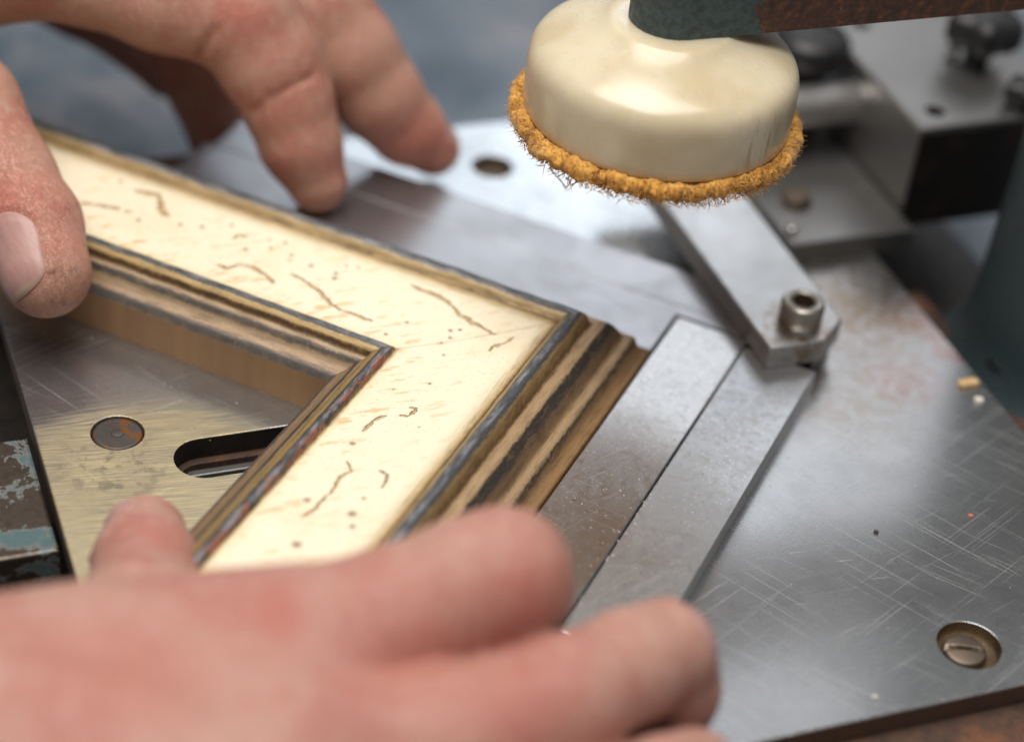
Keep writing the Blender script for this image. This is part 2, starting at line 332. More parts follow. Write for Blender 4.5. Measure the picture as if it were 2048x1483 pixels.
g.set(Base_Color=c, Roughness=g.lin(streak, .3, .7, .36, .58), Metallic=g.mth('MULTIPLY', met, .30), Normal=g.bump(hb, .35, .012), Coat_Weight=.12, Coat_Roughness=.3)
M_gilt = g.m
g = G('bare_wood'); n = g.noise(g.uv((.5, 9, 1)), 2.5, 5, .6)
g.set(Base_Color=g.ramp(n, [(.3,(.25,.135,.065)),(.7,(.37,.215,.105))]), Roughness=.6, Normal=g.bump(n,.2,.01)); M_wood = g.m
def skin(name, base, red, warm, bump=1.0):
    g = G(name); P = g.pos()
    n1 = g.noise(P, .55, 5, .65, .4); n2 = g.noise(P, 3.2, 5, .65, .3); n3 = g.noise(P, 11, 4, .65)
    c = g.mix(g.step(n1, .42, .62), base, red); c = g.mix(g.mth('MULTIPLY', g.step(n2, .46, .68), .6), c, warm)
    c = g.mix(g.mth('MULTIPLY', g.step(n3, .50, .75), .12), c, tuple(x*.72 for x in red))
    c = g.mix(g.mth('MULTIPLY', g.attr('red'), .6), c, (red[0]*1.02, red[1]*.72, red[2]*.72))
    cr = g.attr('crease')
    c = g.mix(g.mth('MULTIPLY', g.step(cr, .15, .9), .55), c, (.27,.095,.06))
    ridge = g.mth('ABSOLUTE', g.mth('SUBTRACT', g.noise(g.pos(100, 20, (1,1.5,1)), 3.2, 5, .7, .8), .5))
    dirt = g.mth('MULTIPLY', g.mth('MULTIPLY', g.attr('dirt'), g.step(ridge, .020, .004)), g.step(g.noise(P, 2.2, 3), .45, .58))
    lines = g.mth('ABSOLUTE', g.mth('SUBTRACT', g.noise(g.pos(100, 20, (1,2.2,1), (4,4,4)), 5.5, 4, .7, .5), .5))
    c = g.mix(g.mth('MULTIPLY', g.step(lines, .03, .0), .22), c, (.40,.17,.12))
    c = g.mix(g.mth('MULTIPLY', dirt, .75), c, (.10,.045,.028))
    wr = g.noise(g.pos(100, 25, (1, 2.4, 1)), 9, 4, .65); cell = g.voro(P, 22)
    h = g.mth('ADD', g.mth('MULTIPLY', wr, .8), g.mth('MULTIPLY', cell, .35)); h = g.mth('ADD', h, g.mth('MULTIPLY', n3, .4)); h = g.mth('SUBTRACT', h, g.mth('MULTIPLY', dirt, 1.2)); h = g.mth('SUBTRACT', h, g.mth('MULTIPLY', g.step(lines, .05, .0), .7))
    g.set(Base_Color=c, Roughness=g.lin(n3,.3,.7,.40,.58), Subsurface_Weight=.22, Subsurface_Radius=(.0040,.0014,.0007), Subsurface_Scale=1.0,
          Normal=g.bump(h, .6*bump, .04), Specular_IOR_Level=.45)
    return g.m
M_skin = skin('skin', (.49,.262,.19), (.45,.185,.135), (.52,.315,.235))
M_skin2 = skin('foreground_skin', (.46,.25,.195), (.42,.18,.14), (.49,.305,.25), .8)
g = G('fingernail'); n = g.noise(g.pos(100, 25, (1,5,1)), 2.2, 4, .6); tip = g.attr('tip')
c = g.ramp(n, [(.3,(.38,.205,.18)),(.7,(.45,.265,.235))]); c = g.mix(tip, c, (.46,.35,.25))
g.set(Base_Color=c, Roughness=.42, Subsurface_Weight=.2, Subsurface_Radius=(.002,.0008,.0005), Subsurface_Scale=1.0, Normal=g.bump(n,.12,.01), Specular_IOR_Level=.5); M_nail = g.m
g = G('yellowed_nylon'); n = g.noise(g.pos(), .6, 3); st = g.noise(g.pos(100,0,(1.6,1.6,.35)), 1.5, 5, .65)
stn = g.mth('MULTIPLY', g.step(st, .50, .64), g.near((1.968, -0.794, 7.05), .35, 1.0))
c = g.mix(g.step(n,.35,.65), (.63,.55,.40), (.53,.44,.285)); c = g.mix(g.mth('MULTIPLY', stn, .65), c, (.30,.18,.06))
g.set(Base_Color=c, Roughness=g.lin(st,.3,.7,.24,.36), Subsurface_Weight=.55, Subsurface_Radius=(.006,.0045,.002), Subsurface_Scale=1.0, Normal=g.bump(st,.05,.02), Specular_IOR_Level=.55, Coat_Weight=.35, Coat_Roughness=.16); M_nylon = g.m
g = G('orange_felt'); n = g.noise(g.pos(), 3.4, 5, .7); n2 = g.noise(g.pos(), 12, 4, .7)
c = g.ramp(g.mth('ADD', g.mth('MULTIPLY', n, .65), g.mth('MULTIPLY', n2, .35)), [(.35,(.26,.10,.016)),(.46,(.58,.26,.035)),(.58,(.78,.43,.09)),(.71,(.84,.62,.28))])
g.set(Base_Color=c, Roughness=.95, Normal=g.bump(n2,.8,.05), Sheen_Weight=.3); M_felt = g.m
g = G('bench_paint'); n = g.noise(g.pos(), .22, 5, .6, .4); n2 = g.noise(g.pos(), 1.4, 5, .65)
c = g.ramp(g.mth('ADD', g.mth('MULTIPLY', n, .7), g.mth('MULTIPLY', n2, .3)), [(.36,(.030,.048,.070)),(.49,(.085,.110,.140)),(.62,(.20,.195,.205))])
g.set(Base_Color=c, Roughness=g.lin(n2,.3,.7,.28,.5), Normal=g.bump(n2,.3,.05)); M_bench = g.m
g = G('chip_wood'); n = g.noise(g.pos(), 6, 4); g.set(Base_Color=g.ramp(n,[(.3,(.50,.30,.12)),(.7,(.70,.50,.26))]), Roughness=.8); M_chip = g.m
g = G('pale_dust'); g.set(Base_Color=(.72,.66,.58), Roughness=.9); M_pale = g.m
g = G('red_dust'); g.set(Base_Color=(.60,.16,.10), Roughness=.8); M_red = g.m
g = G('dark_grit'); g.set(Base_Color=(.06,.05,.045), Roughness=.8); M_grit = g.m
# ------------------------------------------------------------------ setting: bench under the machine
V = [pq(-26,-60,-4.2), pq(60,-60,-4.2), pq(60,40,-4.2), pq(-26,40,-4.2)]
V = [(x,y,z) for x,y,z in V]; V += [(x,y,z-2) for x,y,z in V]
o = link('bench_top', V, [(0,3,2,1),(4,5,6,7),(0,1,5,4),(1,2,6,5),(2,3,7,6),(3,0,4,7)], M_bench); o['kind'] = 'structure'
# ------------------------------------------------------------------ joining machine: base plate, fences, clamp, blocks, column
mach = thing('joining_machine', 'worn steel frame joining machine bed with diamond base plate and fences', 'machine', pq(-3,0,-4.2))
def slot_loop(p0, p1, q0, q1, n=14):
    r = (q1-q0)/2; qc = (q0+q1)/2; pts = []
    for i in range(n+1):
        a = math.pi/2+math.pi*i/n; pts.append(pq(p0+r+r*math.cos(a), qc+r*math.sin(a))[:2])
    pts += [pq(p1, q0)[:2], pq(p1, q1)[:2]]; return pts
BP = pq(2.85, 10.0)
hole_back = (-6.81, 5.902, 0.0); hole_left = (-9.023, -8.376, 0.0); hole_right = (9.082, -5.052, 0.0)
outer = [pq(-14,-11.1)[:2], pq(7.7,-11.1)[:2], pq(7.7,11.25)[:2], pq(-14,11.25)[:2]]
slot = slot_loop(-11.35, -5.0, .12, 1.42)
Vp, Fp = plate(outer, [slot, circle(*hole_back[:2], .55), circle(*hole_left[:2], .575), circle(*hole_right[:2], .67)], -.55, 0, .035)
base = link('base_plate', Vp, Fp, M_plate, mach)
# dark side faces of the plate: a thin skin band on the sawn edges
band = []; bf = []
for i in range(4):
    a = Vector(outer[i]); b = Vector(outer[(i+1)%4]); d = (b-a).normalized(); n = Vector((d.y,-d.x))
    if n.dot((a+b)/2-Vector(pq(-3,0)[:2])) < 0: n = -n
    k = len(band); a2 = a+n*.004; b2 = b+n*.004
    band += [(a2.x,a2.y,-.545),(b2.x,b2.y,-.545),(b2.x,b2.y,-.05),(a2.x,a2.y,-.05)]; bf.append((k,k+1,k+2,k+3))
link('plate_edge', band, bf, M_edge, base)
Vb, Fb = plate([pq(-13.2,-10.6)[:2], pq(7.2,-10.6)[:2], pq(7.2,16)[:2], pq(-13.2,16)[:2]], [slot_loop(-11.25,-4.5,.30,1.36)], -1.15, -.56, .03)
link('machine_body', Vb, Fb, M_body, mach)
Vb, Fb = boxpq(-11.0, -4.8, .305, .52, -1.14, -.70, .035); link('slot_rail', Vb, Fb, M_slot, mach)
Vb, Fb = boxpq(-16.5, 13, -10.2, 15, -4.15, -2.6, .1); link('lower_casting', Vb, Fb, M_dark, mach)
Vb, Fb = boxpq(-13.6, 7.0, -10.4, 15.6, -2.55, -1.16, .06); link('slot_bed', Vb, Fb, M_slot, mach)
sw = inset(slot, .004); n_ = len(sw)
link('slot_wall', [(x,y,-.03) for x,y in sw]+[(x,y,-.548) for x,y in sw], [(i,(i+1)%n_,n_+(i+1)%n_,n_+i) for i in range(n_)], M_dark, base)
# recessed slotted screw, right
def disc_screw(name, c, r, z0, z1, mat, parent, slot_w=0, slot_dir=0, dome=.05):
    n = 48; V = []; F = []; rings = [(0,0),(.35,0),(.7,0),(.9,-.02),(1.0,-.06),(1.0,-(z1-z0))]
    R_, N = 26, 56
    for i in range(R_+1):
        rr = r*i/R_
        for j in range(N):
            a = 2*math.pi*j/N; x = rr*math.cos(a); y = rr*math.sin(a)
            z = z1 + dome*(1-(rr/r)**2) - (.05*max(0,(rr/r-.9)/.1)**2)
            if slot_w:
                d = abs(-x*math.sin(slot_dir)+y*math.cos(slot_dir)); z -= .12*min(1,max(0,(slot_w-d)/.025))
            V.append((c[0]+x, c[1]+y, z))
    for i in range(R_):
        for j in range(N): F.append((i*N+j, (i+1)*N+j, (i+1)*N+(j+1)%N, i*N+(j+1)%N))
    b = len(V)
    for j in range(N):
        a = 2*math.pi*j/N; V.append((c[0]+r*math.cos(a), c[1]+r*math.sin(a), z0))
    for j in range(N): F.append((R_*N+j, b+j, b+(j+1)%N, R_*N+(j+1)%N))
    return link(name, V, F, mat, parent, smooth=True)
so = Vector((9.029, -5.041, -0.18)) ; ang = math.atan2(*(Vector((9.354, -4.934, -0.12))-Vector((8.641, -5.224, -0.12))).yx)
Vc, Fc = lathe([(.668,-.03),(.665,-.2),(.62,-.33),(.0,-.34)], 56, at=(hole_right[0],hole_right[1],0)); link('screw_recess', Vc, Fc, M_recess, base, True)
disc_screw('slotted_screw', (so.x, so.y), .45, -.33, -.16, M_screw, base, .055, ang, .05)
disc_screw('flush_screw', hole_left, .545, -.3, -.012, M_flush, base, 0, 0, .0)
disc_screw('screw_centre', hole_left, .15, -.02, .002, M_flush, base, 0, 0, .02)
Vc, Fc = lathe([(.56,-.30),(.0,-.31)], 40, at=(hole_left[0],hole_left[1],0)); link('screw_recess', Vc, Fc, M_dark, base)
Vc, Fc = lathe([(.549,-.04),(.545,-.30),(0,-.31)], 40, at=(hole_back[0],hole_back[1],0)); link('bolt_hole', Vc, Fc, M_screw, base)
# fences
def poly_part(name, pts, z0, z1, mat, parent, bev=.03):
    V, F = plate(pts, [], z0, z1, bev); return link(name, V, F, mat, parent)
poly_part('front_fence', [(-13.2,.02),(-.04,.02),(-.04,1.68),(2.0,1.68),(2.0,2.07),(-13.2,2.07)], .004, .495, M_fence2, mach, .012)
poly_part('rear_fence', [(-13.0,2.082),(1.55,2.082),(.75,3.48),(-13.0,3.48)], .004, .495, M_fence2, mach, .014)
def rounded(x0, x1, y0, y1, r, n=5):
    pts = []
    for cx, cy, a0 in ((x1-r,y1-r,0),(x0+r,y1-r,90),(x0+r,y0+r,180),(x1-r,y0+r,270)):
        for i in range(n+1):
            a = math.radians(a0+90*i/n); pts.append((cx+r*math.cos(a), cy+r*math.sin(a)))
    return pts
fb1 = poly_part('fence_bar', rounded(.03,1.80,-9.38,1.62,.07), .004, .50, M_fence, mach, .035)
fb2 = poly_part('fence_bar', rounded(1.828,3.60,-9.42,1.35,.05), .004, .505, M_fence_b, mach, .03)
# clamp bar with socket screw
cl = [pq(2.35,1.24)[:2], pq(3.80,1.22)[:2], pq(4.58,.55)[:2], pq(4.60,-6.0)[:2], pq(2.35,-6.0)[:2]]
clamp = poly_part('clamp_bar', cl, .52, 1.10, M_clamp, mach, .05)
poly_part('clamp_spacer', [pq(3.75,.98)[:2], pq(4.50,.45)[:2], pq(4.50,-5.9)[:2], pq(3.75,-5.9)[:2]], .004, .515, M_clamp, mach, .03)
sc = (2.761, 2.268, 1.66)
R0 = .515
Vs, Fs = lathe([(R0-.02,1.09),(R0,1.12),(R0,1.56),(R0-.03,1.63),(R0-.09,1.66),(.35,1.66),(.325,1.635)], 48, at=(sc[0],sc[1],0))
b = len(Vs); H = [(sc[0]+.30*math.cos(math.radians(60*i+10)), sc[1]+.30*math.sin(math.radians(60*i+10))) for i in range(6)]
scr = link('socket_screw', Vs, Fs, M_sock, clamp, True)
hv = [(x,y,1.637) for x,y in H]+[(x,y,1.2) for x,y in H]; hf = [(i,(i+1)%6,6+(i+1)%6,6+i) for i in range(6)]+[(6,7,8,9,10,11)]
rim = circle(sc[0],sc[1],.33,48); k = len(hv); hv += [(x,y,1.642) for x,y in rim]
for i in range(48):
    h0 = min(range(6), key=lambda q: (H[q][0]-rim[i][0])**2+(H[q][1]-rim[i][1])**2); j = (i+1)%48
    h1 = min(range(6), key=lambda q: (H[q][0]-rim[j][0])**2+(H[q][1]-rim[j][1])**2)
    hf.append((k+i,k+j,h0)); 
    if h0 != h1: hf.append((k+j,h1,h0))
link('hex_socket', hv, hf, M_screw, clamp)
# mounting block, bracket, rod, knobs behind
mb_holes = [circle(*(3.396, 10.277, 3.0)[:2], .27, 24), circle(*(0.337, 13.722, 3.0)[:2], .27, 24)]
Vb, Fb = plate([pq(8.85,-4.1)[:2], pq(13.5,-4.25)[:2], pq(13.5,-11.5)[:2], pq(8.85,-11.5)[:2]], mb_holes, .05, 3.0, .12)
mb = link('mounting_block', Vb, Fb, M_back, mach)
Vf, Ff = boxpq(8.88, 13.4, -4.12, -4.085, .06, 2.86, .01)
link('shade_side', [(x+.02,y-.02,z) for x,y,z in Vf], Ff, M_dark, mb)  # thin dark sheet, shade of the block's side put into its colour
for hc in ((3.396, 10.277, 3.0), (0.337, 13.722, 3.0)):
    Vc, Fc = lathe([(.269,2.85),(.265,1.2),(0,1.2)], 24, at=(hc[0],hc[1],0)); link('bolt_hole', Vc, Fc, M_black, mb)
Vb, Fb = boxpq(5.25, 8.80, -9.5, -3.25, .004, .55, .06); br = link('bracket_plate', Vb, Fb, M_back, mach)
bc = (0.847, 7.994, 0.6)
Vs, Fs = lathe([(.42,.54),(.42,.72),(.36,.80),(0,.82)], 6, at=(bc[0],bc[1],0)); link('bolt_head', Vs, Fs, M_screw, br)
bc = (1.217, 6.533, 0.6)
Vs, Fs = lathe([(.15*math.cos(a),.6+.15*math.sin(a)) for a in [math.radians(x) for x in range(-40,91,13)]], 20, at=(bc[0],bc[1],0)); link('grease_nipple', Vs, Fs, M_fence, br, True)
rc = (0.871, 11.294, 1.9)
pv = Vector(pq(1,0)).normalized()
rcv = Vector((rc[0],rc[1],1.9)); back = 8.9-(rcv.x+rcv.y)/math.sqrt(2)
st = rcv+pv*(back+.2)
Vs, Fs = lathe([(0,0),(.50,0),(.55,.05),(.55,7.0),(.5,7.05),(0,7.05)], 40, axis=-pv, at=st[:]); link('guide_rod', Vs, Fs, M_rod, mach, True)
k1 = (-0.443, 11.709, 3.2)
Vs, Fs = lathe([(.55,.05),(.55,2.2),(.3,2.3),(.3,2.5),(.9,2.55),(1.05,2.75),(1.05,3.2),(.9,3.4),(0,3.45)], 40, at=(k1[0],k1[1],0)); link('clamp_knob', Vs, Fs, M_black, mach, True)
def star_knob(c, r, z0, z1):
    V = []; F = []; N = 60
    prof = [(0.3,3.0),(.3,z0),(.85,z0+.02),(1,z0+.2),(1,z1-.25),(.85,z1-.02),(0,z1)]
    for rr, z in prof:
        for j in range(N):
            a = 2*math.pi*j/N; q = r*rr*(1+.12*math.cos(5*a)*(rr>.5)) if rr != .3 else .35
            V.append((c[0]+q*math.cos(a), c[1]+q*math.sin(a), z))
    for i in range(len(prof)-1):
        for j in range(N): F.append((i*N+j,i*N+(j+1)%N,(i+1)*N+(j+1)%N,(i+1)*N+j))
    return V, F
k2 = (3.618, 13.531, 3.8)
Vs, Fs = star_knob(k2, .95, 3.55, 4.5); link('star_knob', Vs, Fs, M_black, mach, True)
k3 = (5.278, 11.891, 3.5)
Vs, Fs = star_knob(k3, .5, 3.1, 3.7); link('star_knob', Vs, Fs, M_black, mach, True)
bs = (2.97, 13.397, 3.2)
Vs, Fs = lathe([(.2*math.cos(a),3.2+.2*math.sin(a)) for a in [math.radians(x) for x in range(-90,91,15)]], 20, at=(bs[0],bs[1],0)); link('steel_ball', Vs, Fs, M_fence, mb, True)
# teal column at the right
ca = (8.674, 7.89, -1.0)
Vs, Fs = lathe([(3.5,-2.6),(3.45,-1.6),(3.2,-1.3),(2.98,-.9),(2.86,-.3),(2.8,.6),(2.76,1.8),(2.72,3.5),(2.7,5.2),(2.7,7.5),(2.7,14)], 72, at=(ca[0],ca[1],0)); link('column', Vs, Fs, M_column, mach, True)
# ledge of brown casting beyond the plate's right edge
Vb, Fb = boxpq(8.0, 9.3, -3.0, 12, -2.6, -1.3, .08); link('casting_ledge', Vb, Fb, M_body, mach)
# painted slide arm at the left
Vb, Fb = boxpq(-26, -14.12, -1.1, 2.57, -1.05, -.30, .07); sl = link('slide_arm', Vb, Fb, M_paint, mach)
Vb, Fb = boxpq(-26, -14.3, -.9, 2.50, -2.5, -1.06, .05); link('slide_rail', Vb, Fb, M_paintside, mach)
# ------------------------------------------------------------------ press arm with nylon pad and felt
pc = (-0.986, 0.502, 6.3); DZ = -.70; KR = 1.032
press = thing('press_arm', 'teal painted press arm holding the round yellowed nylon pad above the frame corner', 'press arm', (pc[0],pc[1],6.3))
def arm_poly(r, p0, p1):
    pts = []
    cx, cy = pc[0], pc[1]
    for i in range(13):
        a = math.radians(45+90+180*i/12); pts.append((cx+r*math.cos(a), cy+r*math.sin(a)))
    e = Vector(pq(p1,0)[:2]); s = Vector(pq(0,1)[:2])*r
    pts += [(cx+e.x+s.x, cy+e.y+s.y), (cx+e.x-s.x, cy+e.y-s.y)]; return pts
Va, Fa = plate(arm_poly(.92,0,16), [], 9.28+DZ, 10.5, .12)
link('arm', Va, Fa, M_arm, press)
prof = [(2.2,7.02),(2.80,7.02),(2.835,7.10),(2.84,7.5),(2.845,8.02),(2.835,8.2),(2.80,8.36),(2.73,8.50),(2.61,8.62),(2.45,8.72),(2.2,8.83),(1.9,8.94),(1.65,9.03),(1.45,9.12),(1.30,9.22),(1.26,9.28),(0,9.279)]
Vn, Fn = lathe([(a*KR,b+DZ) for a,b in prof], 128, at=(pc[0],pc[1],0)); o = link('nylon_pad', Vn, Fn, M_nylon, press, True)
md = o.modifiers.new('sub','SUBSURF'); md.levels = 1; md.render_levels = 1
# felt disc: lumpy rim, then loose fibres
from mathutils import noise as mn
V = []; F = []; N = 720; rows = []
cross = [(2.3,7.0)]+[(2.80,7.05),(2.87,7.07),(2.95,7.06),(3.01,7.02),(3.05,6.94),(3.05,6.84),(3.02,6.74),(2.94,6.68),(2.8,6.64)]+[(1.5,6.64),(0,6.64)]
for i, (r, z) in enumerate(cross):
    for j in range(N):
        a = 2*math.pi*j/N; d = Vector((math.cos(a), math.sin(a), 0))
        q = d*r*2.4+Vector((0,0,z*3.2))
        amp = 1 if 1 <= i <= 9 else 0
        e = amp*(.10*mn.fractal(q*1.0,1.0,2.0,4)+.06*mn.noise(q*3.5)+.05*mn.noise(q*9)+.04*mn.noise(q*20)+.03*mn.noise(q*38))
        e2 = amp*(.10*mn.noise(q*1.3+Vector((9,2,1)))+.07*mn.noise(q*5+Vector((3,7,0)))+.03*mn.noise(q*13))
        wv = .09*math.sin(2*a+1)+.07*math.sin(3*a)+.05*math.sin(7*a+2)
        V.append((pc[0]+d.x*(r*KR+e+amp*.5*wv), pc[1]+d.y*(r*KR+e+amp*.5*wv), z+e2+DZ))
for i in range(len(cross)-1):
    for j in range(N): F.append((i*N+j,(i+1)*N+j,(i+1)*N+(j+1)%N,i*N+(j+1)%N))
felt = link('felt_pad', V, F, M_felt, press, True)
V = []; F = []
for k in range(7000):
    a = rng.uniform(0, 2*math.pi); t = rng.uniform(0, 1); r = rng.uniform(2.95,3.14); z = rng.uniform(6.6,7.1)+DZ
    p = Vector((pc[0]+r*math.cos(a), pc[1]+r*math.sin(a), z)); d = Vector((math.cos(a),math.sin(a),rng.normal(0,.6)-.1)); d += Vector(rng.normal(0,.55,3).tolist()); d.normalize()
    L = .03+abs(rng.normal(.035,.04)); wd = rng.uniform(.008,.016); nseg = 3; side = d.cross(Vector(rng.normal(0,1,3).tolist())).normalized()*wd; cv = Vector(rng.normal(0,.5,3).tolist())
    up2 = side.cross(d).normalized()*wd; b = len(V)
    for s in range(nseg+1):
        x = s/nseg; c = p+d*L*x+cv*L*x*x; tp = 1-.6*x
        V += [(c+side*tp)[:], (c-side*.5*tp+up2*.86*tp)[:], (c-side*.5*tp-up2*.86*tp)[:]]
    for s in range(nseg):
        for q in range(3): F.append((b+s*3+q, b+s*3+(q+1)%3, b+s*3+3+(q+1)%3, b+s*3+3+q))
# hanging loose threads
def thread(pts, wd):
    b = len(V); P = [Vector(p) for p in pts]
    for i, p in enumerate(P):
        d = (P[min(i+1,len(P)-1)]-P[max(i-1,0)]).normalized(); s = d.cross(Vector((.3,.9,.2))).normalized()*wd; u2 = s.cross(d).normalized()*wd
        V.extend([(p+s)[:], (p-s*.5+u2*.86)[:], (p-s*.5-u2*.86)[:]])
    for i in range(len(P)-1):
        for q in range(3): F.append((b+i*3+q, b+i*3+(q+1)%3, b+i*3+3+(q+1)%3, b+i*3+3+q))
th = [(-2.866, -0.662, 4.964), (-2.665, -0.811, 4.855), (-2.437, -0.924, 4.776), (-2.308, -0.967, 4.665), (-2.235, -0.86, 4.763), (-2.25, -0.619, 4.901)]
for dx in range(5): thread([tuple(c+rng.normal(0,.025) for c in p) for p in th], .007)
th = [(-1.467, -0.879, 5.05), (-1.395, -0.933, 4.95), (-1.33, -0.975, 4.868), (-1.321, -0.869, 4.994)]
for dx in range(4): thread([tuple(c+rng.normal(0,.02) for c in p) for p in th], .007)
o = link('felt_fibres', V, F, M_felt, press, True); o['kind'] = 'stuff'
# ------------------------------------------------------------------ picture frame corner: two mitred mouldings
frame = thing('picture_frame', 'cream and dark gilt picture frame corner lying mitred on the steel bed', 'picture frame', (0,0,0))
PROF = [(.30,0),(0,.0),(-.0,.40),(0,.50),(.04,.53),(.12,.56),(.20,.62),(.26,.70),(.29,.79),(.31,.84),(.34,.97),(.38,1.01),(.46,1.02),(.54,1.04),(.58,1.08),(.62,1.17),(.67,1.27),(.74,1.37),(.82,1.46),(.90,1.53),(.96,1.555),(1.06,1.555),(1.14,1.57),(1.19,1.60),(1.22,1.66),
        (1.245,1.76),(1.28,1.845),(1.33,1.90),(1.40,1.935),(1.48,1.945),(1.55,1.935),(1.62,1.90),(1.68,1.84),(1.72,1.775),(1.76,1.745),(1.80,1.745),(1.90,1.73)]
PANEL = [(1.90+i*(4.40-1.90)/84, 0) for i in range(85)]
def pz(u):
    t = (u-1.9)/2.5; return 1.73-.13*t-.045*math.sin(math.pi*t)
PANEL = [(u, pz(u)) for u,_ in PANEL]
IN1 = [(4.40,pz(4.40)),(4.44,1.585),(4.45,1.60),(4.46,1.645),(4.49,1.685),(4.54,1.715),(4.60,1.72),(4.66,1.705),(4.72,1.675),(4.78,1.65),(4.83,1.63),(4.85,1.58)]
IN2 = [(4.85,1.58),(4.87,1.50),(4.92,1.455),(4.98,1.435),(5.0,1.43),(5.03,1.41),(5.07,1.375),(5.11,1.33),(5.14,1.29),(5.20,1.235),(5.28,1.18),(5.36,1.14),(5.42,1.11),(5.46,1.07),(5.48,1.0),(5.50,.93)]
IN3 = [(5.50,.93),(5.50,.0),(.30,0)]
TR = [([(-12.52, -2.31), (-12.17, -2.28), (-11.89, -2.22), (-11.65, -2.5), (-11.39, -2.78), (-11.25, -2.79)], 0.07),
      ([(-13.24, -3.38), (-12.8, -3.21), (-12.44, -3.13)], 0.06),
      ([(-12.23, -3.11), (-12.14, -3.08)], 0.05),
      ([(-9.34, -3.77), (-9.08, -3.79), (-8.92, -3.51), (-8.63, -3.45), (-8.39, -3.52), (-8.17, -3.57), (-7.93, -3.74)], 0.055),
      ([(-7.74, -3.22), (-7.35, -3.31), (-6.87, -3.46), (-6.52, -3.69), (-6.18, -3.81), (-5.74, -3.79), (-5.37, -3.8)], 0.05),
      ([(-5.22, -2.21), (-4.71, -2.25), (-4.23, -2.33), (-3.87, -2.55), (-3.5, -2.68), (-3.15, -2.75), (-2.82, -2.8)], 0.06),
      ([(-2.66, -3.46), (-2.64, -3.19), (-2.47, -3.04), (-2.39, -2.73)], 0.03),
      ([(-3.72, -7.36), (-3.72, -7.03), (-3.68, -6.76), (-3.55, -6.56)], 0.04),
      ([(-3.33, -6.42), (-3.17, -6.39), (-3.11, -6.24), (-3.13, -6.04), (-3.26, -6.1)], 0.035),
      ([(-3.57, -8.31), (-3.32, -8.53), (-3.45, -8.82), (-3.39, -9.24), (-3.42, -9.7), (-3.43, -10.08), (-3.53, -10.28)], 0.035),
      ([(-2.84, -8.26), (-2.63, -8.32), (-2.55, -8.72)], 0.03),
      ([(-9.53, -2.74), (-9.48, -2.56), (-9.34, -2.54)], 0.035)]
DOTS = [(-10.39, -2.74, 0.07), (-9.1, -2.96, 0.07), (-8.62, -2.63, 0.06), (-8.8, -2.38, 0.05), (-8.43, -2.29, 0.06), (-8.09, -2.62, 0.06), (-8.03, -2.79, 0.05), (-7.52, -2.72, 0.07), (-6.89, -2.69, 0.07), (-6.83, -2.86, 0.08), (-6.81, -2.35, 0.05), (-6.54, -2.27, 0.05), (-4.69, -3.43, 0.06), (-4.89, -4.06, 0.06), (-3.73, -3.19, 0.07), (-3.56, -3.06, 0.06), (-3.62, -3.42, 0.06), (-3.7, -3.69, 0.04), (-9.83, -2.35, 0.06), (-12.96, -2.21, 0.07), (-11.78, -3.26, 0.07), (-10.87, -2.91, 0.07), (-10.37, -2.75, 0.06), (-11.89, -1.78, 0.05), (-3.47, -4.06, 0.05), (-3.27, -5.14, 0.05), (-3.85, -5.71, 0.04), (-2.79, -6.6, 0.04), (-3.74, -7.75, 0.08), (-3.68, -9.76, 0.09), (-2.72, -9.18, 0.06), (-2.7, -9.71, 0.11), (-2.51, -10.05, 0.08), (-3.21, -11.01, 0.12), (-2.58, -3.21, 0.06)]
segs = []
for k, (pts, wd) in enumerate(TR):
    pp = []
    for i in range(len(pts)-1):
        a = Vector(pts[i][:2]); b = Vector(pts[i+1][:2]); n = Vector((-(b-a).y,(b-a).x)).normalized()
        for s in range(4):
            t = s/4; pp.append(a.lerp(b,t)+n*(rng.normal(0,.014) if s else 0))
    pp.append(Vector(pts[-1][:2]))
    L = len(pp)
    for i in range(L-1):
        x = (i+.5)/(L-1); wv = wd*(.45+.75*abs(math.sin(2.2*math.pi*x+k*1.3)))*(1 if .06 < x < .94 else .55)
        segs.append((pp[i], pp[i+1], wv))
def worm(xy):
    d = np.full(len(xy), 9.0)
    for a, b, wv in segs:
        a = np.array(a); b = np.array(b); ab = b-a; t = np.clip(((xy-a)@ab)/(ab@ab+1e-12), 0, 1)
        q = np.hypot(*(xy-(a+t[:,None]*ab)).T); d = np.minimum(d, q/wv)
    return np.clip(1.25-d, 0, 1)
def dots(xy):
    d = np.zeros(len(xy))
    for x, y, r in DOTS:
        q = np.hypot(xy[:,0]-x, (xy[:,1]-y))/r; d = np.maximum(d, np.clip(1.5-q, 0, 1))
    return d
